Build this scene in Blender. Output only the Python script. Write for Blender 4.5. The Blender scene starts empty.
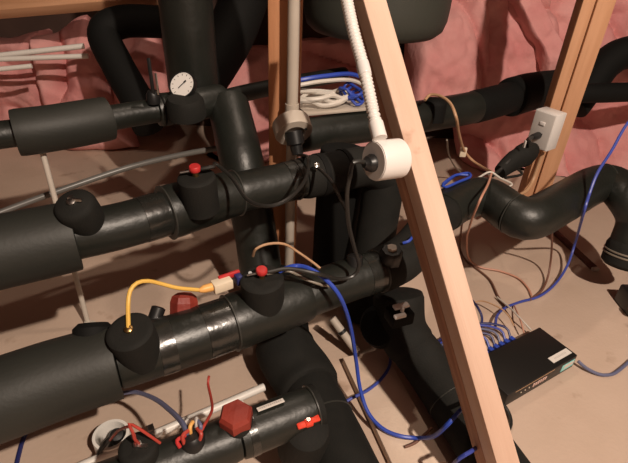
import bpy, bmesh, math, random
from mathutils import Vector, Matrix, noise

# ------------------------------------------------------------------ camera
F_PX, CAM_H = 480.0, 0.9
UP = Vector((39, 753.5, 480)).normalized()
_fw = Vector((0, 0, -1))
YC = (_fw - _fw.dot(UP) * UP).normalized()
XC = YC.cross(UP)
W2C = Matrix((XC, YC, UP))            # rows: world axes seen in camera space
scene = bpy.context.scene
COL = scene.collection
cam_d = bpy.data.cameras.new('camera')
cam_d.sensor_width = 36
cam_d.lens = F_PX * 36 / 628
cam_d.clip_start = 0.02
cam = bpy.data.objects.new('camera', cam_d)
COL.objects.link(cam)
cam.matrix_world = Matrix.Translation((0, 0, CAM_H)) @ W2C.to_4x4()
scene.camera = cam

# ------------------------------------------------------------------ light
world = bpy.data.worlds.new('attic_gloom')
scene.world = world
world.use_nodes = True
world.node_tree.nodes['Background'].inputs[0].default_value = (1.0, 0.80, 0.62, 1)
world.node_tree.nodes['Background'].inputs[1].default_value = 0.006


def lamp(name, loc, power, radius, col):
    d = bpy.data.lights.new(name, 'POINT')
    d.energy = power
    d.shadow_soft_size = radius
    d.color = col
    o = bpy.data.objects.new(name, d)
    o.location = loc
    COL.objects.link(o)
    return o


lamp('hand_torch', (0.86, -0.62, 2.15), 268, 0.03, (1.0, 0.84, 0.70))
lamp('roof_lamp', (0.04, 1.34, 1.65), 15.0, 0.03, (1.0, 0.80, 0.64))
vs = scene.view_settings
vs.view_transform = 'Standard'
vs.look = 'None'
vs.gamma = 1
vs.use_curve_mapping = False
vs.exposure = 0.0


# ------------------------------------------------------------------ places
def ray(px, py):
    c = Vector(((px - 314) / F_PX, -(py - 231.5) / F_PX, -1))
    return Vector((XC.dot(c), YC.dot(c), UP.dot(c)))


def onz(px, py, z):
    r = ray(px, py)
    return Vector((0, 0, CAM_H)) + r * ((z - CAM_H) / r.z)


def ony(px, py, y):
    r = ray(px, py)
    return Vector((0, 0, CAM_H)) + r * (y / r.y)


def dep(px, py, d):
    return Vector((0, 0, CAM_H)) + ray(px, py) * d


def fromcam(v):
    return XC * 0 + Vector((XC.dot(v), YC.dot(v), UP.dot(v)))


def Z(pts):
    return [onz(*p) for p in pts]


# ------------------------------------------------------------------ materials
def mat(name, base, rough=0.5, col2=None, scale=8.0, bump=0.0, bscale=60.0, metal=0.0, spec=0.5,
        emit=None, stretch=None, detail=5.0, lo=0.35, hi=0.65, rough2=None):
    m = bpy.data.materials.new(name)
    m.use_nodes = True
    nt = m.node_tree
    b = nt.nodes['Principled BSDF']
    b.inputs['Base Color'].default_value = (*base, 1)
    b.inputs['Roughness'].default_value = rough
    b.inputs['Metallic'].default_value = metal
    b.inputs['Specular IOR Level'].default_value = spec
    tc = nt.nodes.new('ShaderNodeTexCoord')
    mp = nt.nodes.new('ShaderNodeMapping')
    nt.links.new(tc.outputs['Object'], mp.inputs[0])
    if stretch:
        mp.inputs['Scale'].default_value = stretch
    if col2 or rough2 is not None:
        n = nt.nodes.new('ShaderNodeTexNoise')
        n.inputs['Scale'].default_value = scale
        n.inputs['Detail'].default_value = detail
        nt.links.new(mp.outputs[0], n.inputs['Vector'])
        r = nt.nodes.new('ShaderNodeValToRGB')
        r.color_ramp.elements[0].position = lo
        r.color_ramp.elements[1].position = hi
        r.color_ramp.elements[0].color = (*base, 1)
        r.color_ramp.elements[1].color = (*(col2 or base), 1)
        nt.links.new(n.outputs[0], r.inputs[0])
        nt.links.new(r.outputs[0], b.inputs['Base Color'])
        if rough2 is not None:
            q = nt.nodes.new('ShaderNodeMapRange')
            q.inputs[1].default_value = lo
            q.inputs[2].default_value = hi
            q.inputs[3].default_value = rough
            q.inputs[4].default_value = rough2
            nt.links.new(n.outputs[0], q.inputs[0])
            nt.links.new(q.outputs[0], b.inputs['Roughness'])
    if bump:
        n2 = nt.nodes.new('ShaderNodeTexNoise')
        n2.inputs['Scale'].default_value = bscale
        n2.inputs['Detail'].default_value = 6
        nt.links.new(mp.outputs[0], n2.inputs['Vector'])
        bp = nt.nodes.new('ShaderNodeBump')
        bp.inputs['Strength'].default_value = bump
        bp.inputs['Distance'].default_value = 0.01
        nt.links.new(n2.outputs[0], bp.inputs['Height'])
        nt.links.new(bp.outputs[0], b.inputs['Normal'])
    if emit:
        b.inputs['Emission Color'].default_value = (*emit[0], 1)
        b.inputs['Emission Strength'].default_value = emit[1]
    return m


M = {}
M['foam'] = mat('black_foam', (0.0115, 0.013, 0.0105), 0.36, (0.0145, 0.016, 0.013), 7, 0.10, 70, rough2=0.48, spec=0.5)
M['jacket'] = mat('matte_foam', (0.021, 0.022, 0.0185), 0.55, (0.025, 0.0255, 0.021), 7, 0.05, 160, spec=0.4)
M['matte'] = mat('plug_foam', (0.0105, 0.0105, 0.009), 0.8, (0.0135, 0.013, 0.011), 30, 0.12, 300, spec=0.25)
M['tape'] = mat('glossy_tape', (0.014, 0.015, 0.013), 0.20, (0.017, 0.0175, 0.015), 12, 0.12, 40, rough2=0.32, spec=0.8)
M['seam'] = mat('seam_glue', (0.035, 0.035, 0.03), 0.4)
M['dark'] = mat('shaded_dark_foam', (0.006, 0.006, 0.0055), 0.75, spec=0.18, bump=0.08)  # blacker foam: the shadow over the back pipes is put into the colour
M['rubber'] = mat('black_rubber', (0.012, 0.012, 0.012), 0.4)
M['tank'] = mat('tank_skin', (0.038, 0.042, 0.034), 0.55, (0.042, 0.045, 0.037), 4, 0.05, 80)
M['floor'] = mat('chipboard', (0.50, 0.375, 0.29), 0.85, (0.57, 0.435, 0.345), 5, 0.1, 90, spec=0.2, lo=0.3, hi=0.7)
M['pine'] = mat('pine', (0.62, 0.42, 0.315), 0.6, (0.69, 0.49, 0.38), 6, 0.1, 40, stretch=(6, 6, 0.5), spec=0.3)
M['pine_red'] = mat('red_pine', (0.46, 0.20, 0.095), 0.65, (0.55, 0.26, 0.13), 6, 0.1, 40, stretch=(6, 6, 0.5), spec=0.3)
M['pine_mid'] = mat('aged_pine', (0.50, 0.26, 0.14), 0.65, (0.60, 0.33, 0.19), 6, 0.1, 40, stretch=(6, 6, 0.5), spec=0.3)
M['shaded_side_pine'] = mat('shaded_red_brown_pine', (0.40, 0.195, 0.12), 0.65, (0.52, 0.29, 0.19), 8, 0.15, 40, stretch=(6, 10, 0.4), spec=0.3)  # red-brown rear board, shade of the brace's left side painted into its colour
M['board'] = mat('pale_board', (0.60, 0.46, 0.36), 0.75, (0.66, 0.52, 0.41), 6, 0.1, 60, stretch=(3, 3, 1))
M['batt'] = mat('pink_glasswool', (0.64, 0.255, 0.25), 0.95, (0.76, 0.40, 0.375), 5, 0.4, 45, spec=0.1, lo=0.3, hi=0.7)
M['roof'] = mat('dark_sarking', (0.05, 0.025, 0.018), 0.9, (0.07, 0.035, 0.025), 5)
M['pvc'] = mat('white_pvc', (0.74, 0.71, 0.66), 0.4, (0.78, 0.75, 0.70), 5)
M['pvc_grey'] = mat('dusty_pvc', (0.43, 0.37, 0.31), 0.5, (0.50, 0.44, 0.37), 8)
M['white'] = mat('white_plastic', (0.76, 0.73, 0.70), 0.38)
M['offwhite'] = mat('grey_white_plastic', (0.55, 0.52, 0.49), 0.45)
M['clear'] = mat('clear_plastic', (0.70, 0.68, 0.66), 0.15)
M['grey_tube'] = mat('grey_tube', (0.13, 0.125, 0.115), 0.35)
M['steel'] = mat('steel', (0.55, 0.53, 0.50), 0.32, metal=1.0)
M['brass'] = mat('brass', (0.55, 0.36, 0.15), 0.35, metal=1.0)
M['zinc'] = mat('zinc_rod', (0.50, 0.45, 0.38), 0.5, (0.58, 0.52, 0.45), 10)
M['rust'] = mat('rusty_bar', (0.07, 0.022, 0.015), 0.7, (0.11, 0.035, 0.02), 20)
M['red'] = mat('red_plastic', (0.50, 0.03, 0.03), 0.45)
M['hexred'] = mat('dull_red_plastic', (0.21, 0.026, 0.017), 0.55, (0.27, 0.036, 0.022), 25, 0.2)
M['lever'] = mat('lever_red', (0.75, 0.06, 0.03), 0.4)
M['redwire'] = mat('red_wire', (0.42, 0.05, 0.035), 0.45)
M['blue'] = mat('blue_cable', (0.03, 0.07, 0.42), 0.4)
M['bluep'] = mat('violet_blue_cable', (0.05, 0.075, 0.36), 0.4)
M['bluegrey'] = mat('blue_grey_cable', (0.12, 0.13, 0.22), 0.45)
M['navy'] = mat('navy_cable', (0.02, 0.025, 0.12), 0.4)
M['yellow'] = mat('yellow_cable', (0.78, 0.48, 0.10), 0.45)
M['tan'] = mat('tan_cable', (0.50, 0.30, 0.17), 0.5)
M['pinkw'] = mat('pinkish_cable', (0.52, 0.26, 0.18), 0.5)
M['brownw'] = mat('brown_cable', (0.16, 0.07, 0.045), 0.5)
M['blackw'] = mat('black_cable', (0.02, 0.019, 0.017), 0.38)
M['greyw'] = mat('grey_cable', (0.22, 0.19, 0.15), 0.45)
M['whitew'] = mat('white_cable', (0.62, 0.58, 0.52), 0.45)
M['box'] = mat('switch_case', (0.012, 0.011, 0.010), 0.42, spec=0.4)
M['cyan'] = mat('cyan_sticker', (0.30, 0.75, 0.72), 0.35)
M['paper'] = mat('paper_label', (0.72, 0.68, 0.63), 0.6)
M['print'] = mat('label_print', (0.12, 0.11, 0.10), 0.6)
M['faint'] = mat('faint_print', (0.52, 0.49, 0.45), 0.6)
M['pinkprint'] = mat('pink_print', (0.70, 0.48, 0.42), 0.5)
M['dial'] = mat('dial_face', (0.75, 0.73, 0.69), 0.5)
M['ink'] = mat('dial_ink', (0.02, 0.02, 0.02), 0.6)
M['cream'] = mat('cream_connector', (0.72, 0.62, 0.47), 0.45)
M['orange'] = mat('orange_boot', (0.80, 0.42, 0.12), 0.45)
M['stain'] = mat('floor_stain', (0.30, 0.19, 0.13), 0.9)




def dirty(m, scale, lo, hi, dark):
    # sparse scuffs multiplied over the base colour
    nt = m.node_tree
    b = nt.nodes['Principled BSDF']
    src = b.inputs['Base Color'].links[0].from_socket
    tc = nt.nodes.new('ShaderNodeTexCoord')
    n = nt.nodes.new('ShaderNodeTexNoise')
    n.inputs['Scale'].default_value = scale
    n.inputs['Detail'].default_value = 4
    nt.links.new(tc.outputs['Object'], n.inputs['Vector'])
    r = nt.nodes.new('ShaderNodeMapRange')
    r.inputs[1].default_value = lo
    r.inputs[2].default_value = hi
    nt.links.new(n.outputs[0], r.inputs[0])
    mx = nt.nodes.new('ShaderNodeMix')
    mx.data_type = 'RGBA'
    nt.links.new(r.outputs[0], mx.inputs[0])
    nt.links.new(src, mx.inputs[6])
    mx.inputs[7].default_value = (*dark, 1)
    nt.links.new(mx.outputs[2], b.inputs['Base Color'])


dirty(M['floor'], 11, 0.64, 0.78, (0.30, 0.20, 0.14))
dirty(M['pine'], 14, 0.66, 0.80, (0.36, 0.17, 0.10))

# ------------------------------------------------------------------ mesh builder
def frames(path):
    n = len(path)
    T = []
    for i in range(n):
        a = path[max(i - 1, 0)]
        b = path[min(i + 1, n - 1)]
        t = (b - a)
        T.append(t.normalized() if t.length > 1e-9 else Vector((0, 0, 1)))
    ref = Vector((0, 0, 1)) if abs(T[0].z) < 0.9 else Vector((1, 0, 0))
    u = T[0].cross(ref).normalized()
    out = []
    for i in range(n):
        u = (u - u.dot(T[i]) * T[i]).normalized()
        out.append((T[i], u, T[i].cross(u)))
    return out


def smooth(pts, step=0.012):
    pts = [Vector(p) for p in pts]
    P = [2 * pts[0] - pts[1]] + pts + [2 * pts[-1] - pts[-2]]
    out = []
    for i in range(1, len(P) - 2):
        p0, p1, p2, p3 = P[i - 1:i + 3]
        k = max(2, int((p2 - p1).length / step))
        # centripetal-ish via uniform CR with tension
        for j in range(k):
            t = j / k
            out.append(0.5 * ((2 * p1) + (p2 - p0) * t + (2 * p0 - 5 * p1 + 4 * p2 - p3) * t * t
                              + (3 * p1 - p0 - 3 * p2 + p3) * t ** 3))
    out.append(pts[-1])
    return out


class MB:
    def __init__(s):
        s.v, s.f = [], []

    def add(s, v, f):
        k = len(s.v)
        s.v += [Vector(a) for a in v]
        s.f += [tuple(i + k for i in a) for a in f]
        return s

    def tube(s, path, r, n=20, cap=0.0, flat=1.0):
        path = [Vector(p) for p in path]
        rs = list(r) if hasattr(r, '__len__') else [r] * len(path)
        if cap > 0:  # rounded shoulder at both ends
            d0 = (path[1] - path[0]).normalized()
            d1 = (path[-1] - path[-2]).normalized()
            path = [path[0] - d0 * 0, path[0] + d0 * cap * 0.3] + path[1:-1] + [path[-1] - d1 * cap * 0.3, path[-1]]
            rs = [rs[0] - cap, rs[0] - cap * 0.25] + rs[1:-1] + [rs[-1] - cap * 0.25, rs[-1] - cap]
        fr = frames(path)
        v, f = [], []
        for p, rr, (t, u, w) in zip(path, rs, fr):
            for k in range(n):
                a = 2 * math.pi * k / n
                v.append(p + (u * math.cos(a) + w * math.sin(a) * flat) * rr)
        m = len(path)
        for i in range(m - 1):
            for k in range(n):
                k2 = (k + 1) % n
                f.append((i * n + k, i * n + k2, (i + 1) * n + k2, (i + 1) * n + k))
        f.append(tuple(range(n - 1, -1, -1)))
        f.append(tuple((m - 1) * n + k for k in range(n)))
        return s.add(v, f)

    def lathe(s, o, axis, prof, n=28):
        axis = Vector(axis).normalized()
        ref = Vector((0, 0, 1)) if abs(axis.z) < 0.9 else Vector((1, 0, 0))
        u = axis.cross(ref).normalized()
        w = axis.cross(u)
        o = Vector(o)
        v, f = [], []
        for r, h in prof:
            for k in range(n):
                a = 2 * math.pi * k / n
                v.append(o + axis * h + (u * math.cos(a) + w * math.sin(a)) * max(r, 1e-4))
        for i in range(len(prof) - 1):
            for k in range(n):
                k2 = (k + 1) % n
                f.append((i * n + k, i * n + k2, (i + 1) * n + k2, (i + 1) * n + k))
        f.append(tuple(range(n - 1, -1, -1)))
        f.append(tuple((len(prof) - 1) * n + k for k in range(n)))
        return s.add(v, f)

    def box(s, c, size, ax=None, bev=0.0, seg=2):
        """box with axes ax=(x,y,z vectors)"""
        b = bmesh.new()
        bmesh.ops.create_cube(b, size=1.0)
        for q in b.verts:
            q.co = Vector((q.co.x * size[0], q.co.y * size[1], q.co.z * size[2]))
        if bev:
            bmesh.ops.bevel(b, geom=list(b.edges), offset=bev, segments=seg, affect='EDGES', profile=0.5)
        ax = ax or (Vector((1, 0, 0)), Vector((0, 1, 0)), Vector((0, 0, 1)))
        b.verts.index_update()
        v = [Vector(c) + ax[0] * q.co.x + ax[1] * q.co.y + ax[2] * q.co.z for q in b.verts]
        f = [[q.index for q in p.verts] for p in b.faces]
        b.free()
        return s.add(v, f)

    def build(s, name, m, parent=None, sm=True, base=None):
        me = bpy.data.meshes.new(name)
        if parent is not None:
            org = parent_origin(parent)
        elif base is not None:
            org = Vector(base)
        else:
            lo = min(s.v, key=lambda q: q.z)
            cx = sum((q.x for q in s.v)) / len(s.v)
            cy = sum((q.y for q in s.v)) / len(s.v)
            org = Vector((cx, cy, lo.z))
        me.from_pydata([tuple(q - org) for q in s.v], [], s.f)
        me.materials.append(M[m] if isinstance(m, str) else m)
        bm = bmesh.new()
        bm.from_mesh(me)
        bmesh.ops.recalc_face_normals(bm, faces=bm.faces)
        bm.to_mesh(me)
        bm.free()
        if sm:
            me.polygons.foreach_set('use_smooth', [True] * len(me.polygons))
            me.set_sharp_from_angle(angle=math.radians(42))
        o = bpy.data.objects.new(name, me)
        COL.objects.link(o)
        if parent is not None:
            o.parent = parent
        else:
            o.location = org
        return o


def parent_origin(p):
    v = Vector(p.location)
    while p.parent:
        p = p.parent
        v = v + Vector(p.location)
    return v


def tag(o, label, cat, group=None, kind=None):
    if label:
        o['label'] = label
    if cat:
        o['category'] = cat
    if group:
        o['group'] = group
    if kind:
        o['kind'] = kind
    return o


def thing(name, label, cat, loc, group=None):
    o = bpy.data.objects.new(name, None)
    o.empty_display_size = 0.03
    o.location = loc
    COL.objects.link(o)
    return tag(o, label, cat, group)


def struct(o):
    o['kind'] = 'structure'
    return o


def near(path, P):
    return min(range(len(path)), key=lambda i: (path[i] - P).length)


# pipes: path in world, body + sleeves + seams
def pipe(label, pts, r, mname='foam', cat='pipe', group=None, name='insulated_pipe', n=32, body='foam_sleeve', cap=0.006):
    path = smooth(pts)
    root = thing(name, label, cat, (path[0].x, path[0].y, min(p.z for p in path) - r if not hasattr(r, '__len__') else path[0].z), group)
    return root, path


def sleeve(root, path, a, b, r, m='foam', cap=0.006, name='foam_sleeve', n=32, rag=0.0):
    if isinstance(a, Vector):
        a = near(path, a)
    if isinstance(b, Vector):
        b = near(path, b)
    seg = path[a:b + 1]
    rs = [r * (1 + 0.012 * noise.noise(p * 14)) for p in seg] if not hasattr(r, '__len__') else [r[0] + (r[1] - r[0]) * i / (len(seg) - 1) for i in range(len(seg))]
    return MB().tube(seg, rs, n, cap).build(name, m, root)


def ring(root, path, P, r, w=0.004, m='seam', name='glue_seam'):
    i = near(path, P) if isinstance(P, Vector) else P
    i = min(max(i, 1), len(path) - 2)
    t = (path[i + 1] - path[i - 1]).normalized()
    seg = [path[i] + t * w * k for k in (-0.5, -0.25, 0.25, 0.5)]
    return MB().tube(seg, [r * 0.99, r + 0.0012, r + 0.0012, r * 0.99], 32).build(name, m, root)


def cable(name, label, cat, pts, r, m, group=None, n=8, step=0.008, parent=None):
    P = smooth(pts, step)
    o = MB().tube(P, r, n).build(name, m, parent)
    if parent is None:
        tag(o, label, cat, group)
    return o


# ------------------------------------------------------------------ the setting
struct(MB().box((0.2, 0.9, -0.05), (7, 5.4, 0.1)).build('floor', 'floor', sm=False))
m = MB()                                            # roof slope behind the batts
ya, yb = 2.36, 3.4
m.add([(-3.3, ya, -0.05), (3.7, ya, -0.05), (3.7, yb, 2.6), (-3.3, yb, 2.6),
       (-3.3, ya + 0.1, -0.05), (3.7, ya + 0.1, -0.05), (3.7, yb + 0.1, 2.6), (-3.3, yb + 0.1, 2.6)],
      [(0, 1, 2, 3), (4, 7, 6, 5), (0, 4, 5, 1), (1, 5, 6, 2), (2, 6, 7, 3), (3, 7, 4, 0)])
struct(m.build('wall_back', 'roof', sm=False))
struct(MB().box((0.2, 0.9, 2.65), (7, 5.4, 0.1)).build('ceiling', 'roof', sm=False))
struct(MB().box((-3.3, 0.9, 1.25), (0.1, 5.4, 2.7)).build('wall_left', 'roof', sm=False))
struct(MB().box((3.7, 0.9, 1.25), (0.1, 5.4, 2.7)).build('wall_right', 'roof', sm=False))
struct(MB().box((0.2, -1.75, 1.25), (7, 0.1, 2.7)).build('wall_front', 'roof', sm=False))


# ------------------------------------------------------------------ pink batts
def slope(px, py, off=0.0):
    # roof slope plane y = 2.12 - off + 0.32 z
    r = ray(px, py)
    t = (2.12 - off - 0.0 + 0.32 * CAM_H) / (r.y - 0.32 * r.z)
    return Vector((0, 0, CAM_H)) + r * t


def batt(label, quad, th, seed, off=0.0, amp=0.05, m='batt', group='pink insulation batts'):
    random.seed(seed)
    c = [slope(x, y, off) for x, y in quad]           # tl, tr, br, bl
    nu, nv = 64, 56
    nrm = Vector((0, -1, 0.32)).normalized()
    v, f = [], []
    so = Vector((seed * 3.7, seed * 1.3, 0))
    for j in range(nv + 1):
        for i in range(nu + 1):
            u, w = i / nu, j / nv
            p = (c[0] * (1 - u) + c[1] * u) * (1 - w) + (c[3] * (1 - u) + c[2] * u) * w
            e = min(u, 1 - u, w, 1 - w)
            edge = min(1, e / 0.16)
            prof = math.sqrt(max(0, 1 - (1 - edge) ** 2))
            q = p + so
            rg = 1 - abs(noise.noise(Vector((q.x * 2.2 + q.z * 1.4, q.y * 2, q.z * 1.5 - q.x)) + Vector((3, 8, 1)))) * 2.2
            rg2 = 1 - abs(noise.noise(q * 7.5 + Vector((1, 2, 9)))) * 2.2
            d = th * prof + 1.5 * amp * prof * (1.3 * noise.noise(q * 2.4) + 0.45 * noise.noise(q * 7) + 0.20 * noise.noise(q * 22) - 0.9 * max(0, rg) ** 4 - 0.12 * max(0, rg2) ** 3)
            d += amp * 0.7 * prof * (1 - abs(noise.noise(q * 3 + Vector((5, 5, 5))) * 2)) * 0.5
            jx = Vector((noise.noise(q * 7), 0, noise.noise(q * 7 + Vector((9, 0, 0))))) * 0.03 * (1 - prof * 0.6)
            v.append(p + nrm * d + jx)
    k = (nu + 1)
    for j in range(nv):
        for i in range(nu):
            f.append((j * k + i, j * k + i + 1, (j + 1) * k + i + 1, (j + 1) * k + i))
    nb = len(v)                                        # back
    for j in range(nv + 1):
        for i in range(nu + 1):
            u, w = i / nu, j / nv
            p = (c[0] * (1 - u) + c[1] * u) * (1 - w) + (c[3] * (1 - u) + c[2] * u) * w
            v.append(p - nrm * 0.02)
    for j in range(nv):
        for i in range(nu):
            f.append((nb + j * k + i, nb + (j + 1) * k + i, nb + (j + 1) * k + i + 1, nb + j * k + i + 1))
    rim = [i for i in range(nu + 1)] + [j * k + nu for j in range(1, nv + 1)] + [nv * k + i for i in range(nu - 1, -1, -1)] + [j * k for j in range(nv - 1, 0, -1)]
    for a, b in zip(rim, rim[1:] + rim[:1]):
        f.append((a, nb + a, nb + b, b))
    b = MB().add(v, f)
    for q in b.v:
        q.z = max(q.z, 0.004)
    return tag(b.build('insulation_batt', m), label, 'insulation', group)


batt('pink insulation batt at far left behind the white plastic tubes', [(-70, 52), (50, 30), (62, 150), (-70, 165)], 0.10, 1, 0.02)
batt('pink insulation batt standing beside the black diagonal pipe', [(40, 36), (92, 20), (140, 150), (52, 150)], 0.12, 2, 0.06)
batt('small pink batt seen in the gap between diagonal pipe and riser', [(112, 30), (185, 28), (190, 120), (125, 130)], 0.10, 3, 0.0)
batt('pink batt behind the reddish wooden post', [(222, 52), (372, 30), (380, 190), (210, 190)], 0.11, 4, 0.05)
batt('pale pink batt bulging just right of the grey tank', [(410, -25), (482, -30), (490, 112), (400, 125)], 0.14, 5, 0.05)
batt('pink batt with sagging folds between tank and double post', [(462, -22), (536, -12), (568, 84), (468, 104)], 0.13, 6, 0.02)
batt('pink batt at upper right corner behind the double post', [(520, -20), (660, -40), (660, 66), (560, 78)], 0.12, 7, 0.0)
batt('pink batt at far right below the thin dark pipe', [(552, 66), (690, 56), (690, 200), (545, 205)], 0.11, 8, 0.0)
batt('pink batt low behind the white power point', [(450, 100), (566, 84), (560, 190), (462, 186)], 0.12, 9, -0.02)

batt('narrow torn pink batt strip hanging diagonally left of the double post', [(494, -14), (530, -6), (574, 66), (548, 76)], 0.07, 11, 0.17, 0.03)

# ------------------------------------------------------------------ timbers
def beam(name, label, a, b, w, d, m, face=None, cat='timber', base=None, bev=0.003):
    """a,b ends; w along 'side', d along 'face' normal"""
    a, b = Vector(a), Vector(b)
    ax = (b - a).normalized()
    face = Vector(face or (0, -1, 0))
    nf = (face - face.dot(ax) * ax).normalized()
    sd = nf.cross(ax).normalized()
    L = (b - a).length
    mb = MB().box((0, 0, 0), (w, d, L), bev=bev)
    o = mb.build(name, m, sm=True, base=(0, 0, 0))
    R = Matrix((sd, nf, ax)).transposed()
    if R.determinant() < 0:
        R = Matrix((-sd, nf, ax)).transposed()
    o.matrix_world = Matrix.Translation((a + b) / 2) @ R.to_4x4()
    return tag(o, label, cat)


# leaning brace in front (bright face is 38 mm wide)
BD = 0.80
pA, pB = dep(368, -25, BD), dep(517, 492, BD - 0.02)
axis = (pB - pA).normalized()
back = fromcam(Vector((0.0, 0, -1)))
pB = pB + axis * ((pB.z - 0.0) / -axis.z)
pA = pA - axis * 0.35
fn = fromcam(Vector((0.22, 0.0, 1.0)))
off = -fn.normalized() * 0.040
br = thing('timber_brace', 'pale pine brace leaning diagonally across the front of the pipes', 'timber', (pB.x, pB.y, 0))
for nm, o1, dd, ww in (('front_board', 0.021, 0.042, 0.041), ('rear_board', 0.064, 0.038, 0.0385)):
    bd = beam(nm, None, pA - fn.normalized() * o1, pB - fn.normalized() * o1, ww, dd, 'pine' if nm == 'front_board' else 'shaded_side_pine', fn, cat=None, bev=0.0035)
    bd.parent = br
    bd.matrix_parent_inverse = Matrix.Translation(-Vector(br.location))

# left reddish post behind the middle pipe
pp = ony(285, 70, 1.15)
beam('timber_post', 'reddish brown upright post behind the grey conduit', (pp.x, 1.15, 0), (pp.x, 1.15, 2.2), 0.074, 0.045, 'pine_red')
# double post at right
p1 = ony(567, 60, 1.47)
p2 = ony(584, 60, 1.47)
w1 = 0.0465
beam('timber_post', 'left stud of the double post carrying the white power point', (p1.x, 1.47, 0), (p1.x, 1.47, 2.2), 0.034, 0.045, 'pine_mid')
beam('timber_post', 'right stud of the double post, wider and lighter, by the far right batts', (p1.x + 0.044, 1.465, 0), (p1.x + 0.044, 1.465, 2.2), 0.050, 0.045, 'pine_mid')
# horizontal chord top left
a = dep(-80, 14, 1.75)
b = dep(185, -8, 1.75)
beam('timber_beam', 'pale horizontal roof timber across the top left corner', a, b, 0.065, 0.045, 'pine_mid', fromcam(Vector((0, 0.3, 1))))
# plank on floor
q = [onz(343, 356, 0.024), onz(383, 350, 0.024), onz(447, 460, 0.024), onz(397, 476, 0.024)]
ax = ((q[2] + q[3]) - (q[0] + q[1])).normalized()
c0 = (q[0] + q[1] + q[2] + q[3]) / 4
sd = Vector((ax.y, -ax.x, 0))
mb = MB().box((c0.x, c0.y, 0.013), ((q[1] - q[0]).length * 0.5 + (q[2] - q[3]).length * 0.5, ((q[2] + q[3]) - (q[0] + q[1])).length / 2, 0.022), (sd, ax, Vector((0, 0, 1))), 0.002)
tag(mb.build('floor_batten', 'board'), 'short pale board lying on the floor left of the brace', 'board')

# ------------------------------------------------------------------ tank and big dark ducts
tb = ony(376, 60, 1.50)
tk = thing('hanging_tank', 'large grey green tank hanging at top centre behind the brace', 'tank', (tb.x, 1.55, 0.62))
R = 0.213
MB().lathe((tb.x - 0.012, 1.55, 0.635), (0, 0, 1), [(0.0, 0.0), (R * 0.7, 0.0), (R * 0.86, 0.006), (R * 0.95, 0.022), (R * 0.99, 0.05), (R, 0.085), (R, 0.9)], 64).build('tank_shell', 'tank', tk)

# thick riser behind the gauge
g0 = onz(200, 104, 0.5)
rx = ony(191, 60, 1.33)
ro, pa = pipe('thick black riser standing behind the white pressure gauge', [(rx.x, 1.33, 0.5), (rx.x, 1.33, 0.8), (rx.x, 1.33, 1.6)], 0.068)
sleeve(ro, pa, 0, len(pa) - 1, 0.068, 'foam')
ring(ro, pa, pa[len(pa) // 3], 0.068)
# black elbow right of it
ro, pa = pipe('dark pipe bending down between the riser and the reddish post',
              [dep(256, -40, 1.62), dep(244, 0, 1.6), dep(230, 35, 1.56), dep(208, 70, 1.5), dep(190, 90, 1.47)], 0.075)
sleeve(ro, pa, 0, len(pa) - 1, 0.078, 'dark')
# black diagonal pipe
ro, pa = pipe('black pipe sloping down diagonally in front of the left batts',
              [dep(200, 24, 1.72), dep(160, 22, 1.72), dep(122, 22, 1.7), dep(104, 34, 1.68), dep(118, 66, 1.66), dep(136, 98, 1.64), dep(150, 128, 1.62)], 0.058)
sleeve(ro, pa, 0, len(pa) - 1, 0.055, 'dark')

# ------------------------------------------------------------------ pipe A (upper)
zA = 0.5
PA = [(-90, 146, zA), (0, 135, zA), (60, 127, zA), (140, 113, zA), (200, 104, zA), (250, 92, zA), (300, 82, zA), (345, 74, zA)]
ro, pa = pipe('thin black pipe with a thick foam jacket, highest of the left pipes', Z(PA), 0.03)
UPPER = ro
sleeve(ro, pa, 0, onz(26, 132, zA), 0.029)
o = sleeve(ro, pa, onz(14, 133, zA), onz(107, 119, zA), 0.050, 'jacket', 0.004, name='foam_jacket')
o['label'] = 'thick matte foam jacket'
sleeve(ro, pa, onz(104, 119, zA), onz(165, 109, zA), 0.029)
sleeve(ro, pa, onz(158, 110, zA), onz(222, 99, zA), 0.040, 'foam', 0.008)
sleeve(ro, pa, onz(215, 100, zA), len(pa) - 1, 0.023)
ring(ro, pa, onz(160, 110, zA), 0.0405, 0.004, 'dark')
# valve lever (thin black bar with steel edge)
b0 = onz(153, 100, 0.535)
lv = MB().box(ony(151, 77, b0.y) , (0.008, 0.006, 0.085), bev=0.002).build('valve_lever', 'rubber', ro)
MB().box(ony(157, 84, b0.y), (0.005, 0.004, 0.05), bev=0.001).build('lever_stem', 'steel', lv)
MB().lathe(onz(154, 103, 0.525), (0, 0, 1), [(0.016, 0), (0.016, 0.02), (0.01, 0.03)]).build('valve_bonnet', 'rubber', ro)
# gauge boss
gb = onz(190, 99, 0.53)
MB().lathe(onz(186, 108, 0.52), (0, -0.15, 1), [(0.046, -0.02), (0.044, 0.018), (0.038, 0.027), (0.0, 0.028)]).build('foam_boss', 'matte', ro)

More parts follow.
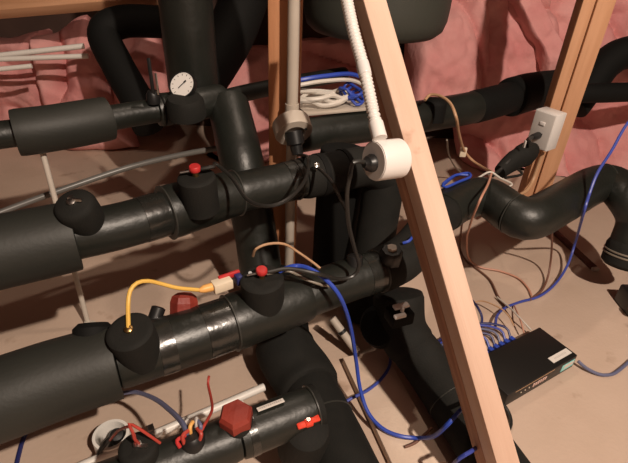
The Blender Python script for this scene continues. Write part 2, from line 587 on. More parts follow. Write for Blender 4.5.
# gauge
gc = dep(182.5, 85, 1.14)
gaxis = fromcam(Vector((-0.22, 0.12, 1))).normalized()
ga = thing('pressure_gauge', 'round white pressure gauge on top of the upper pipe', 'gauge', gc)
MB().lathe(gc - gaxis * 0.012, gaxis, [(0.024, 0), (0.033, 0.003), (0.034, 0.012), (0.033, 0.016), (0.0305, 0.016), (0.0302, 0.0125), (0.0, 0.0125)], 40).build('gauge_case', 'rubber', ga)
dl = MB().lathe(gc, gaxis, [(0.030, 0.0), (0.030, 0.0022), (0.0, 0.0022)], 40).build('dial', 'dial', ga)
gx = gaxis.cross(Vector((0, 0, 1))).normalized() * -1
gx = fromcam(Vector((1, 0, 0)))
gx = (gx - gx.dot(gaxis) * gaxis).normalized()
gy = gaxis.cross(gx)
nd = (gx * 0.75 + gy * 0.66).normalized()
MB().box(gc + gaxis * 0.0032 + nd * 0.000, (0.024, 0.0018, 0.0012), (nd, gaxis.cross(nd), gaxis)).box(gc + gaxis * 0.0034 + nd * 0.010, (0.007, 0.0038, 0.0012), (nd, gaxis.cross(nd), gaxis)).build('needle', 'ink', dl)
tm = MB()
for k in range(11):
    an = math.radians(225 - 27 * k)
    d = gx * math.cos(an) + gy * math.sin(an)
    tm.box(gc + gaxis * 0.0026 + d * 0.0245, (0.004, 0.0010, 0.0008), (d, gaxis.cross(d), gaxis))
tm.build('dial_marks', 'ink', dl)
MB().lathe(gc - gaxis * 0.02 - Vector((0, -0.0, 0.03)), (0, 0, 1), [(0.008, -0.01), (0.008, 0.03)]).build('gauge_stem', 'brass', ga)

# support rod below the jacket
hb = onz(89, 327, 0.0)
rd = thing('support_rod', 'thin pale threaded rod standing between the left pipe jackets', 'rod', (hb.x, hb.y, 0))
top = onz(42, 150, 0.455)
MB().tube([Vector((hb.x, hb.y, 0)), Vector(((hb.x + top.x) / 2, (hb.y + top.y) / 2, 0.23)), top], 0.0062, 12).build('rod', 'zinc', rd)
MB().lathe((hb.x, hb.y, 0), (0, 0, 1), [(0.02, 0), (0.02, 0.004), (0.0075, 0.005), (0.0075, 0.02)]).build('foot_plate', 'zinc', rd)

# grey hose behind the middle pipe
cable('grey_hose', 'slim grey hose running behind the middle pipe at left', 'hose',
      [onz(-60, 236, .28), onz(12, 208, .30), onz(70, 187, .32), onz(130, 167, .34), onz(180, 155, .36), onz(225, 147, .38)], 0.0078, 'grey_tube', n=14)

# ------------------------------------------------------------------ pipe B (middle)
zB = 0.43
PB = [(-90, 272, zB), (0, 252, zB), (60, 239, zB), (120, 226, zB), (166, 213, zB), (200, 203, zB), (236, 193, zB), (300, 179, zB), (345, 170, zB)]
PBw = Z(PB)
e0 = onz(374, 165, zB)
PBw += [e0 + Vector((-0.01, 0, -0.006)), e0 + Vector((0.045, 0.03, -0.05))]
ro, pa = pipe('middle black foam pipe with two round foam plugs, one tipped red', PBw, 0.055)
o = sleeve(ro, pa, 0, onz(72, 228, zB), 0.061, 'jacket', 0.004, name='foam_jacket')
o['label'] = 'wider matte foam jacket at left end'
sleeve(ro, pa, onz(66, 229, zB), onz(168, 212, zB), 0.042)
sleeve(ro, pa, onz(143, 219, zB), onz(165, 213, zB), 0.0432, 'tape', 0.001, name='tape_band')
sleeve(ro, pa, onz(166, 213, zB), onz(236, 193, zB), [0.0525, 0.047], 'foam', 0.006)
ring(ro, pa, onz(168, 212, zB), 0.0522)
ring(ro, pa, onz(236, 193, zB), 0.0475)
sleeve(ro, pa, onz(236, 193, zB), onz(302, 179, zB), 0.042, 'foam')
ring(ro, pa, onz(297, 180, zB), 0.0440)
sleeve(ro, pa, onz(286, 182, zB), onz(299, 179, zB), 0.0435, 'tape', 0.001, name='tape_band')
sleeve(ro, pa, onz(298, 179, zB), len(pa) - 1, 0.047, 'matte', 0.010)
sleeve(ro, pa, onz(340, 171, zB), onz(346, 170, zB), 0.0495, 'dark', 0.001, name='pipe_strap')
sleeve(ro, pa, onz(318, 175, zB), onz(322, 174, zB), 0.0490, 'dark', 0.001, name='pipe_strap')
MB().lathe(onz(316, 168, zB + 0.042), fromcam(Vector((0.2, 0.4, 1))), [(0.006, 0), (0.006, 0.012), (0, 0.014)], 12).build('strap_bolt', 'steel', ro)


def plug(root, base, axis, r, h, m='matte', taper=1.0, dome=0.004, label=None):
    o = MB().lathe(base, axis, [(r * taper, -0.03), (r * taper, 0.0), (r * 1.02, h * 0.5), (r, h - dome), (r - dome * 0.8, h - dome * 0.2), (r - dome * 2, h), (0, h)], 36).build('foam_plug', m, root)
    if label:
        o['label'] = label
    return o


# plug with silver screw : leans towards viewer
ax = Vector((-0.05, -0.05, 1)).normalized()
bp = onz(85, 219, zB + 0.036)
pg = MB().lathe(bp, Vector((-0.08, -0.45, 1)), [(0.026, -0.05), (0.030, -0.01), (0.033, 0.010), (0.0335, 0.034), (0.031, 0.042), (0.026, 0.046), (0.0, 0.048)], 36).build('foam_plug', 'matte', ro)
ax2 = Vector((-0.08, -0.45, 1)).normalized()
sc = bp + ax2 * 0.048
sm_ = MB().lathe(sc, ax2, [(0.008, -0.002), (0.008, 0.003), (0.005, 0.005), (0, 0.005)], 8)
sm_.box(sc + Vector((0.010, 0, 0.004)), (0.014, 0.004, 0.004)).box(sc + Vector((-0.004, 0.006, 0.004)), (0.006, 0.009, 0.005))
sm_.build('sensor_screw', 'steel', pg)

# plug with red button
bp = onz(199.5, 196, zB + 0.040)
ax2 = Vector((-0.03, -0.12, 1)).normalized()
pg = plug(ro, bp, ax2, 0.034, 0.044)


def red_button(pg, c, ax2, s=1.0):
    MB().lathe(c, ax2, [(0.0055 * s, 0), (0.0055 * s, 0.012 * s)], 14).build('probe_neck', 'brass', pg)
    rb = MB().lathe(c + ax2 * 0.010 * s, ax2, [(0.009 * s, 0), (0.0105 * s, 0.002 * s), (0.0105 * s, 0.009 * s), (0.009 * s, 0.011 * s), (0, 0.0115 * s)], 12)
    rb.build('red_cap', 'red', pg)
    MB().tube([c + ax2 * 0.008 * s + Vector((-0.026, -0.006, 0)) * s, c + ax2 * 0.012 * s, c + ax2 * 0.014 * s + Vector((0.024, 0.006, 0)) * s], 0.0022 * s, 8).build('cross_pin', 'steel', pg)


topB = bp + ax2 * 0.044
red_button(pg, topB, ax2)
bB = topB

# ------------------------------------------------------------------ risers and droppers
rA = onz(222, 112, 0.47)
ro, pa = pipe('short black riser joining upper and middle pipes left of the post',
              [onz(228, 104, 0.49), Vector((-0.195, 1.12, 0.40)), Vector((-0.17, 1.08, 0.30)), Vector((-0.15, 1.05, 0.2)), Vector((-0.13, 1.0, 0.10))], 0.06)
sleeve(ro, pa, 0, len(pa) - 1, 0.055)
# vertical dropper at right of the post
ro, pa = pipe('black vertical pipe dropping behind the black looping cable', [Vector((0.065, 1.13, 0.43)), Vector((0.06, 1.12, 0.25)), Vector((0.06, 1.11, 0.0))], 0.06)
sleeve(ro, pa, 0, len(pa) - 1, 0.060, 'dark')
ro, pa = pipe('black vertical pipe under the white round box on the brace', [e0 + Vector((0.03, 0.03, -0.02)), e0 + Vector((0.03, 0.015, -0.12)), e0 + Vector((0.02, -0.02, -0.26)), e0 + Vector((0.012, -0.05, -0.429))], 0.05)
sleeve(ro, pa, 0, len(pa) - 1, 0.051, 'matte')

# rear pipe G
zG = 0.43
PG = [onz(296, 137, zG), onz(330, 131, zG), onz(380, 124, zG), onz(430, 115, zG), onz(470, 108, zG), onz(505, 99, zG), onz(530, 92, zG), onz(560, 88, zG)]
ro, pa = pipe('long black pipe at the back running up to the double post', PG, 0.06)
sleeve(ro, pa, 0, onz(478, 106, zG), [0.043, 0.051], 'foam')
sleeve(ro, pa, onz(474, 108, zG), onz(512, 97, zG), 0.053, 'dark')
ring(ro, pa, onz(478, 106, zG), 0.0515)
sleeve(ro, pa, onz(506, 97, zG), len(pa) - 1, 0.067, 'dark', 0.012)
# foam hump on G where the tan cable enters
plug(ro, onz(434, 111, zG + 0.02), Vector((0, 0.1, 1)), 0.034, 0.040, 'dark', dome=0.014)
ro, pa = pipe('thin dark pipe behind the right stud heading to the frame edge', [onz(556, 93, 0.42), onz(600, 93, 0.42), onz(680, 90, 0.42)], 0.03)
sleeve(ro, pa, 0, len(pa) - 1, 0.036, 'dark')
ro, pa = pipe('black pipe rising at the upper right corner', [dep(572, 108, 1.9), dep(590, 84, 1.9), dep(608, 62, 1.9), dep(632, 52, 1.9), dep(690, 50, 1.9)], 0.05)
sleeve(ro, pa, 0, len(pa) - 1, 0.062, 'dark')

# ------------------------------------------------------------------ pipe C (lower)
zC = 0.3
PC = [(-90, 428, zC), (0, 399, zC), (60, 378, zC), (125, 358, zC), (190, 337, zC), (270, 309, zC), (340, 283, zC), (385, 268, zC), (410, 252, zC), (438, 218, zC),
      (460, 202, zC), (486, 197, zC), (513, 214, zC), (532, 218, zC), (560, 204, zC), (592, 186, zC), (612, 184, zC)]
PCw = Z(PC)
e1 = onz(630, 196, zC)
PCw += [e1 + Vector((0, 0, -0.01)), e1 + Vector((0.03, -0.03, -0.06)), e1 + Vector((0.02, -0.06, -0.13))]
ro, pa = pipe('lower black foam pipe that snakes in an S curve to the right edge', PCw, 0.055)
C_ = ro
o = sleeve(ro, pa, 0, onz(119, 360, zC), 0.061, 'jacket', 0.003, name='foam_jacket')
o['label'] = 'wider matte foam jacket at left end'
sleeve(ro, pa, onz(112, 360, zC), onz(232, 323, zC), 0.047, 'foam')
sleeve(ro, pa, onz(158, 346, zC), onz(176, 341, zC), 0.0482, 'tape', 0.001, name='tape_band')
sleeve(ro, pa, onz(205, 332, zC), onz(229, 324, zC), 0.0482, 'tape', 0.001, name='tape_band')
ring(ro, pa, onz(231, 323, zC), 0.0510)
sleeve(ro, pa, onz(231, 323, zC), onz(305, 296, zC), [0.0515, 0.048], 'foam')
sleeve(ro, pa, onz(300, 298, zC), onz(378, 270, zC), 0.043, 'foam')
sleeve(ro, pa, onz(361, 276, zC), onz(376, 271, zC), 0.0442, 'tape', 0.001, name='tape_band')
ring(ro, pa, onz(376, 271, zC), 0.0455)
sleeve(ro, pa, onz(377, 270, zC), onz(446, 210, zC), 0.048, 'matte')
sleeve(ro, pa, onz(442, 212, zC), onz(516, 214, zC), 0.053, 'foam')
ring(ro, pa, onz(515, 214, zC), 0.0535, 0.003)
sleeve(ro, pa, onz(514, 214, zC), onz(606, 184, zC), 0.055, 'foam')
ring(ro, pa, onz(604, 184, zC), 0.0555, 0.003)
sleeve(ro, pa, onz(603, 184, zC), len(pa) - 1, 0.054, 'foam')
# strapped lower end at right
eb = pa[-1]
MB().lathe(eb, Vector((-0.1, -0.25, -1)), [(0.045, -0.02), (0.056, -0.01), (0.06, 0.0), (0.06, 0.05), (0.05, 0.06), (0, 0.06)], 32).build('pipe_flange', 'matte', ro)
for k in (0.014, 0.024):
    MB().lathe(eb + Vector((-0.1, -0.25, -1)).normalized() * k, Vector((-0.1, -0.25, -1)), [(0.0605, -0.001), (0.062, 0), (0.062, 0.003), (0.0605, 0.004)], 32).build('strap', 'greyw', ro)

# plug with yellow cable
bp = onz(137, 346, zC + 0.036)
axy = Vector((-0.05, -0.22, 1)).normalized()
pg = plug(ro, bp, axy, 0.0345, 0.044)
yT = bp + axy * 0.044
MB().lathe(yT, axy, [(0.007, -0.002), (0.007, 0.004), (0.0045, 0.006), (0, 0.006)], 8).build('sensor_nut', 'brass', pg)
MB().lathe(onz(155, 318, zC + 0.03), Vector((0.2, 0.6, 0.6)), [(0.012, -0.03), (0.012, 0.018), (0.007, 0.02)], 16).build('probe_stub', 'rubber', ro)
# rear stub behind jacket (black lump at 88,325)
MB().lathe(onz(93, 345, zC + 0.03), Vector((-0.1, 0.5, 0.5)), [(0.03, -0.02), (0.03, 0.026), (0.022, 0.034), (0, 0.034)], 24).build('foam_plug', 'dark', ro)
# red foam plug
bp = onz(184, 306, zC + 0.032)
axr = Vector((-0.02, 0.55, 1)).normalized()
MB().lathe(bp, axr, [(0.024, -0.02), (0.024, 0.008), (0.021, 0.018), (0.014, 0.022), (0.0, 0.023)], 7).build('red_foam_cap', 'hexred', ro, sm=False)
# plug with red button
bp = onz(263, 295, zC + 0.046)
axp = Vector((-0.02, -0.08, 1)).normalized()
pg = plug(ro, bp, axp, 0.0375, 0.042)
MB().lathe(bp, Vector((0.02, -0.62, 0.75)), [(0.036, -0.03), (0.028, 0.010), (0.012, 0.028), (0.0, 0.032)], 28).build('foam_wedge', 'matte', ro)
cT = bp + axp * 0.042
red_button(pg, cT, axp, 0.95)
# hex cap with bolt near brace
bp = onz(391, 254, zC + 0.05)
cp = MB().lathe(bp, Vector((0, -0.15, 1)), [(0.024, -0.02), (0.024, 0.006), (0.019, 0.012), (0, 0.012)], 8).build('drain_cap', 'rubber', ro)
MB().lathe(bp + Vector((0, 0, 0.012)), Vector((0, -0.15, 1)), [(0.01, 0), (0.01, 0.006), (0, 0.006)], 6).build('cap_nut', 'zinc', cp)
MB().lathe(onz(355, 258, zC + 0.05), Vector((0.0, 0.4, 1)), [(0.016, -0.02), (0.016, 0.004), (0.01, 0.008), (0, 0.008)], 14).build('drain_cap', 'rubber', ro)

# ------------------------------------------------------------------ floor pipes E, F and branch D
zE = 0.066
PE = [Vector((-0.10, 1.02, 0.085)), Vector((-0.07, 0.9, 0.08)), onz(286, 350, 0.08), onz(304, 378, zE), onz(318, 406, zE), onz(333, 438, zE), onz(350, 476, zE), onz(374, 530, zE)]
ro, pa = pipe('fat black pipe low on the floor passing under the lower pipe', PE, 0.065)
E_ = ro
sleeve(ro, pa, 0, onz(291, 350, zE), 0.062, 'dark')
sleeve(ro, pa, onz(288, 346, zE), onz(315, 388, zE), 0.068, 'matte', 0.014)
sleeve(ro, pa, onz(312, 384, zE), len(pa) - 1, 0.058, 'matte')
ring(ro, pa, onz(329, 420, zE), 0.0585, 0.003)

PF = [Vector((0.20, 0.86, 0.20)), onz(402, 330, 0.12), onz(426, 364, 0.075), onz(453, 402, 0.06), onz(483, 446, 0.058), onz(517, 496, 0.058)]
ro, pa = pipe('black floor pipe with a valve body running behind the brace foot', PF, 0.055)
sleeve(ro, pa, 0, onz(413, 350, .095), 0.058, 'matte', 0.012)
sleeve(ro, pa, onz(409, 345, .10), len(pa) - 1, 0.055, 'matte')
ring(ro, pa, onz(453, 402, .06), 0.0555, 0.003)
vb = MB().lathe(onz(385, 325, 0.12), Vector((-0.5, -0.6, 0.35)), [(0.05, -0.06), (0.052, 0.0), (0.05, 0.03), (0.04, 0.045), (0.0, 0.05)], 28).build('valve_body', 'dark', ro)
cc = onz(400, 311, 0.24)
cx = (onz(405, 312, .24) - onz(393, 315, .24)).normalized()
up = Vector((0, 0, 1))
cy = up.cross(cx).normalized()
vc = MB().box(cc + Vector((0, 0, -0.012)), (0.05, 0.04, 0.03), (cx, cy, up), 0.004).build('valve_actuator', 'dark', ro)
cl = MB().box(onz(401, 306, .256), (0.034, 0.013, 0.007), (cx, cy, up), 0.002).box(onz(400, 316, .250), (0.026, 0.010, 0.007), (cx, cy, up), 0.002)
cl.lathe(onz(402, 311, .250), up, [(0.004, 0), (0.004, 0.008), (0, 0.008)], 10)
cl.build('steel_clip', 'white', vc)

zD = 0.2
PD = [(60, 505, zD), (110, 485, zD), (150, 470, zD), (190, 455, zD), (230, 440, zD), (270, 424, zD), (318, 405, zD)]
ro, pa = pipe('bottom black branch pipe with red hexagonal cap and red lever', Z(PD), 0.037)
sleeve(ro, pa, 0, onz(234, 438, zD), 0.036, 'foam')
sleeve(ro, pa, onz(245, 434, zD), onz(257, 429, zD), 0.0385, 'tape', 0.001, name='tape_band')
sleeve(ro, pa, onz(234, 438, zD), onz(312, 407, zD), 0.0375, 'foam')
ring(ro, pa, onz(311, 407, zD), 0.0380)
sleeve(ro, pa, onz(310, 408, zD), len(pa) - 1, 0.039, 'matte')
# label strip
lc = onz(272, 408, zD + 0.036)
lx = (pa[near(pa, onz(290, 416, zD))] - pa[near(pa, onz(240, 436, zD))]).normalized()
ln = (Vector((0, 0.35, 1)) - lx * Vector((0, .35, 1)).dot(lx)).normalized()
lp = onz(271, 408, zD + 0.036)
st = MB().box(lp + ln * 0.006, (0.046, 0.0085, 0.002), (lx, ln.cross(lx), ln)).build('white_label', 'paper', ro)
pt = MB()
for k in range(11):
    pt.box(lp + ln * 0.0072 + lx * (-0.018 + 0.0036 * k), (0.0022, 0.0036 + 0.001 * (k % 3), 0.0006), (lx, ln.cross(lx), ln))
pt.build('label_print', 'faint', st)
# red hex cap on black collar
bp = onz(237, 422, zD + 0.032)
axh = Vector((-0.05, -0.05, 1)).normalized()
MB().lathe(bp, axh, [(0.027, -0.035), (0.027, 0.002), (0.022, 0.008)], 28).build('foam_collar', 'matte', ro)
hx = MB().lathe(bp, axh, [(0.026, 0.0), (0.0275, 0.004), (0.0275, 0.020), (0.023, 0.027), (0.0, 0.029)], 6).build('red_hex_cap', 'hexred', ro, sm=False)
# red lever on valve hump
vbx = onz(310, 432, 0.17)
MB().lathe(onz(307, 430, 0.19), Vector((0.1, -0.3, 1)), [(0.042, -0.10), (0.042, -0.02), (0.036, 0.005), (0.022, 0.014), (0, 0.016)], 28).build('valve_bonnet', 'matte', ro)
lc = onz(308.5, 422, 0.218)
la = onz(297, 426, 0.218)
lb = onz(320, 418.5, 0.218)
lx = (lb - la).normalized()
ly = Vector((0, 0, 1)).cross(lx)
L = MB()
L.box((la + lc) / 2 + ly * -0.001, ((lb - la).length * 0.52, 0.012, 0.005), (lx, ly, Vector((0, 0, 1))), 0.002)
L.box((lb + lc) / 2 + ly * 0.002, ((lb - la).length * 0.50, 0.012, 0.005), (lx, ly, Vector((0, 0, 1))), 0.002)
L.box(lc, (0.013, 0.016, 0.008), (lx, ly, Vector((0, 0, 1))), 0.002)
lev = L.build('valve_lever', 'lever', ro)
lev['label'] = 'bright red lever'
MB().lathe(lc + Vector((0, 0, 0.004)), (0, 0, 1), [(0.004, 0), (0.004, 0.003), (0, 0.003)], 6).build('lever_screw', 'steel', lev)
# black plug with red wires
bp = onz(140, 457, zD + 0.030)
pg = plug(ro, bp, Vector((0, 0.05, 1)), 0.0275, 0.026)
pT = bp + Vector((0, 0.001, 0.026))
MB().lathe(pT, (0, 0, 1), [(0.006, 0), (0.006, 0.006), (0, 0.007)], 8).box(pT + Vector((0.008, -0.002, 0.003)), (0.014, 0.006, 0.005)).build('terminal', 'steel', pg)
# wiring terminal lump
tl = onz(192, 438, zD + 0.040)
jn = MB().lathe(tl, Vector((-0.1, 0.1, 1)), [(0.019, -0.03), (0.019, 0.0), (0.013, 0.007), (0, 0.008)], 20).build('sensor_socket', 'rubber', ro)
random.seed(4)
for k, (mm, dx, dy, h) in enumerate([('redwire', -0.008, -0.012, .016), ('red', -0.014, -0.016, .010), ('bluegrey', 0.010, 0.004, .018), ('offwhite', 0.004, 0.010, .016), ('redwire', 0.012, -0.006, .014), ('orange', -0.002, 0.002, .018)]):
    MB().tube(smooth([tl + Vector((dx, dy, 0.0)), tl + Vector((dx * 1.3, dy + 0.004, h)), tl + Vector((dx * 0.6, dy + 0.014, h * 0.9))], 0.003), 0.0030, 8).build('crimped_wire', mm, jn)

# ------------------------------------------------------------------ conduits and boxes
# grey conduit on the post
yk = 1.095
ct = ony(293, 60, yk)
cx_, bz = ct.x, ony(292, 112, yk).z
cbm = MB().tube([Vector((cx_, yk, 1.8)), Vector((cx_, yk, 1.0)), Vector((cx_, yk, bz - 0.01))], 0.0135, 18).tube([Vector((cx_, yk, bz - 0.06)), Vector((cx_, yk, 0.25)), Vector((cx_, yk, 0.0))], 0.0125, 18)
cbm.tube([Vector((cx_, yk, bz + 0.02)), Vector((cx_, yk, bz - 0.02))], 0.0165, 18)
tag(cbm.build('wall_conduit', 'pvc_grey'), 'dusty grey plastic conduit running down the reddish post', 'conduit')
jc = Vector((cx_ + 0.003, yk - 0.018, bz - 0.033))
jb = thing('junction_box', 'dusty grey round junction box at the post with black cable below', 'junction box', jc)
ja = Vector((0.28, -0.72, -0.45)).normalized()
MB().lathe(jc - ja * 0.02, ja, [(0.040, 0.0), (0.045, 0.004), (0.045, 0.032), (0.043, 0.036), (0.026, 0.038), (0.024, 0.030), (0, 0.030)], 32).build('box_body', 'pvc_grey', jb)
MB().lathe(jc + ja * 0.008, Vector((0.25, -0.35, -1)), [(0.021, 0.0), (0.021, 0.03), (0.015, 0.034), (0.013, 0.055), (0, 0.056)], 20).build('cable_gland', 'rubber', jb)
MB().lathe(jc + ja * 0.017 + Vector((0.026, 0, 0.014)), ja, [(0.0035, 0), (0.0035, 0.002), (0, 0.002)], 10).build('box_screw', 'ink', jb)
gl = jc + Vector((0.25, -0.35, -1)).normalized() * 0.056 + ja * 0.008

# white round box on the brace
ax3 = fromcam(Vector((-0.86, -0.16, 0.48))).normalized()
fc = dep(374, 161, 0.735)
wb = thing('junction_box', 'clean white round junction box fixed to the pale brace', 'junction box', fc)
MB().lathe(fc, ax3, [(0.029, -0.050), (0.031, -0.048), (0.031, -0.003), (0.030, 0.0), (0.0, 0.0)], 48).build('box_body', 'white', wb)
MB().lathe(fc, ax3, [(0.0285, 0.0), (0.0285, 0.0016), (0.0, 0.0016)], 48).build('box_lid', 'offwhite', wb)
MB().lathe(fc + ax3 * 0.001 + Vector((0, 0, -0.003)), ax3, [(0.014, 0), (0.014, 0.006), (0.0115, 0.009), (0.0115, 0.012), (0.008, 0.015), (0.006, 0.018), (0, 0.018)], 12).build('cable_gland', 'rubber', wb)
gw = fc + ax3 * 0.018
# corrugated white conduit up the brace
spath = smooth([dep(341, -30, .78), dep(352, 25, .765), dep(364, 70, .75), dep(373, 112, .735), dep(377, 128, .728)], 0.0012)
rs = [0.0090 + 0.0012 * math.sin(i * 2 * math.pi / 5.0) for i in range(len(spath))]
cd = thing('flexible_conduit', 'white corrugated conduit coming down along the brace into white box', 'conduit', spath[-1])
MB().tube(spath, rs, 16).build('corrugated_tube', 'white', cd)
i0 = near(spath, dep(365, 68, .75))
MB().tube(spath[i0 - 9:i0 + 10], [0.0095] + [0.0105] * 17 + [0.0095], 18).build('coupling', 'clear', cd)
e_ = spath[-1]
d_ = (spath[-1] - spath[-8]).normalized()
MB().lathe(e_, d_, [(0.0095, -0.012), (0.0115, -0.008), (0.0115, 0.010), (0.0118, 0.018), (0, 0.018)], 20).build('conduit_adaptor', 'white', cd)

# white tubes far left
for k, (x0, y0, x1, y1, rr, lb_) in enumerate([(-50, 61, 84, 46, 0.0105, 'topmost of the three white plastic tubes over the left batts'),
                                        (-50, 61, 88, 56, 0.0095, 'middle white plastic tube of three over the left batts, longest one'),
                                        (-50, 74, 32, 66, 0.009, 'lowest and shortest white plastic tube over the left batts')]):
    a, b = dep(x0, y0, 1.80 - 0.02 * k), dep(x1, y1, 1.86 - 0.02 * k)
    tag(MB().tube([a, (a + b) / 2, b], rr, 14).build('plastic_tube', 'pvc'), lb_, 'tube', 'white tubes over the left batts')

# white conduit on floor left bottom
zf = 0.05
a, b = onz(70, 471, zf), onz(264, 387, zf)
cf = thing('floor_conduit', 'straight white conduit lying behind the bottom branch pipe', 'conduit', (b.x, b.y, 0))
MB().tube([a, (a + b) / 2, b], 0.0085, 16).build('conduit_tube', 'pvc', cf)
cpnt = onz(151, 436, zf)
dn = (b - a).normalized()
MB().tube([cpnt - dn * 0.006, cpnt + dn * 0.006], 0.0105, 16).box(cpnt + Vector((-0.005, 0.016, 0)), (0.012, 0.018, 0.004), (dn, Vector((-dn.y, dn.x, 0)), Vector((0, 0, 1)))).build('saddle_clip', 'steel', cf)
for s in (0.25, 0.85):                                # little saddles that hold the tube off the floor
    q_ = a.lerp(b, s)
    MB().box((q_.x, q_.y, 0.021), (0.014, 0.022, 0.042), (dn, Vector((-dn.y, dn.x, 0)), Vector((0, 0, 1))), 0.002).build('saddle_block', 'pvc', cf)
# open round white box
oc = onz(112, 438, 0.05)
ob = thing('junction_box', 'open white round box on floor with black cable inside', 'junction box', (oc.x, oc.y, 0))
MB().lathe((oc.x, oc.y, 0.0), (0, 0, 1), [(0.03, 0), (0.034, 0.002), (0.034, 0.060), (0.0335, 0.062), (0.028, 0.062), (0.027, 0.056), (0.026, 0.010), (0.0, 0.010)], 36).build('box_body', 'pvc', ob)
cable('box_wire', '', '', [Vector((oc.x - 0.010, oc.y - 0.012, 0.02)), Vector((oc.x + 0.008, oc.y + 0.006, 0.055)), Vector((oc.x + 0.014, oc.y, 0.07)), Vector((oc.x - 0.004, oc.y - 0.03, 0.065)), Vector((oc.x - 0.02, oc.y - 0.05, 0.03))], 0.0045, 'blackw', parent=ob)
MB().lathe((oc.x + 0.008, oc.y + 0.004, 0.045), Vector((0.2, -0.3, 1)), [(0.014, 0), (0.016, 0.01), (0.012, 0.022), (0, 0.024)], 16).build('cable_gland', 'rubber', ob)

# stub conduit under pipe C
a, b = onz(332, 318, 0.10), onz(357, 352, 0.03)
sc_ = thing('conduit_stub', 'short grey white conduit end poking out below the lower pipe', 'conduit', (b.x, b.y, 0))
MB().tube([a, (a + b) / 2, b], 0.010, 16, 0.002).build('conduit_tube', 'pvc_grey', sc_)
mid = a.lerp(b, 0.4)
dn = (b - a).normalized()
MB().tube([mid - dn * 0.004, mid + dn * 0.004], 0.0115, 16).build('clip_band', 'rubber', sc_)

# rusty bar on the floor
a, b = onz(554, 231, 0.006), onz(594, 268, 0.006)
rb = thing('steel_bar', 'dark rusty bar lying on the floor beneath the S curve', 'bar', ((a.x + b.x) / 2, (a.y + b.y) / 2, 0))
dn = (b - a).normalized()
MB().box((a + b) / 2, (0.022, (b - a).length, 0.012), (Vector((dn.y, -dn.x, 0)), dn, Vector((0, 0, 1))), 0.002).build('bar', 'rust', rb)
MB().box(b + dn * 0.006, (0.022, 0.012, 0.012), (Vector((dn.y, -dn.x, 0)), dn, Vector((0, 0, 1))), 0.002).build('bar_end', 'zinc', rb)

# dark box at lower right edge
bx = onz(622, 300, 0.03)
db = thing('valve_box', 'small dark box at the right edge below the strapped pipe end', 'box', (bx.x + 0.03, bx.y, 0))
MB().box((bx.x + 0.05, bx.y, 0.03), (0.09, 0.08, 0.06), bev=0.006).build('case', 'rubber', db)
MB().lathe((bx.x + 0.01, bx.y - 0.045, 0.035), (0, -1, 0.2), [(0.012, -0.01), (0.012, 0.01), (0, 0.012)], 12).build('knob', 'redwire', db)

# ------------------------------------------------------------------ power point on the double post
oc = ony(546, 129, 1.40)
po = thing('power_point', 'white power point box mounted on the double post', 'power outlet', oc)
yaw = math.radians(-42)
ex = Vector((math.cos(yaw), math.sin(yaw), 0))        # right-face width direction ...
n_l = Vector((-0.80, -0.60, 0)).normalized()          # socket face normal
n_r = Vector((0.60, -0.80, 0)).normalized()
upz = Vector((0, 0, 1))
MB().box(oc, (0.052, 0.070, 0.112), (n_l, n_r, upz), 0.003).build('outlet_box', 'white', po)
fp = oc + n_l * 0.027
MB().box(fp, (0.004, 0.064, 0.106), (n_l, n_r, upz), 0.0015).build('face_plate', 'offwhite', po)
MB().box(fp + n_l * 0.003 + upz * 0.022, (0.004, 0.016, 0.010), (n_l, n_r, upz), 0.001).build('rocker_switch', 'white', po)
sp = fp + n_l * 0.002 + upz * -0.014
for dx, dz, an in ((-0.008, 0.004, 0.5), (0.008, 0.004, -0.5), (0, -0.009, 0)):
    MB().box(sp + n_r * dx + upz * dz, (0.0012, 0.002, 0.007), (n_l, n_r, upz)).build('socket_slot', 'ink', po)
# plug with adapter
pg = thing('power_adapter', 'black plug pack hanging from the white power point', 'plug', sp)
MB().lathe(sp + n_l * 0.002, n_l, [(0.010, 0), (0.011, 0.004), (0.009, 0.03), (0.006, 0.04)], 16).build('plug_head', 'rubber', pg)
ab = ony(523, 148, 1.30)
MB().tube(smooth([ony(535, 149, 1.335), ony(528, 153, 1.32), ony(518, 158, 1.30), ony(508, 165, 1.28), ony(500, 172, 1.26)], 0.01), [0.010 + 0.020 * math.sin(math.pi * min(1, i / 8 + 0.1)) if i < 6 else 0.026 - 0.0016 * (i - 6) for i in range(len(smooth([ony(535, 149, 1.335), ony(528, 153, 1.32), ony(518, 158, 1.30), ony(508, 165, 1.28), ony(500, 172, 1.26)], 0.01)))], 18, 0, 1.25).build('adapter_body', 'matte', pg)
MB().box(ab + Vector((-0.012, -0.03, 0.024)), (0.004, 0.010, 0.020), bev=0.001).build('adapter_tag', 'offwhite', pg)
cable('lead', '', '', [ab + Vector((-0.02, -0.01, -0.02)), ony(510, 160, 1.27), ony(500, 170, 1.25), ony(492, 176, 1.23)], 0.0055, 'blackw', parent=pg)
cable('lead', '', '', [sp + n_l * 0.035, ony(528, 140, 1.31), ab + Vector((0.01, -0.02, 0.02))], 0.006, 'blackw', parent=pg)
cable('lead', '', '', [ab + Vector((-0.01, -0.01, -0.02)), ony(515, 166, 1.28), ony(522, 174, 1.28), ony(505, 178, 1.25)], 0.004, 'blackw', parent=pg)
# white cable below outlet along post
cable('power_cable', 'pale cable running down the left stud under the power point', 'cable',
      [ony(543, 152, 1.43), ony(538, 166, 1.43), ony(533, 180, 1.42), ony(527, 190, 1.38), ony(518, 196, 1.34)], 0.0055, 'tan')

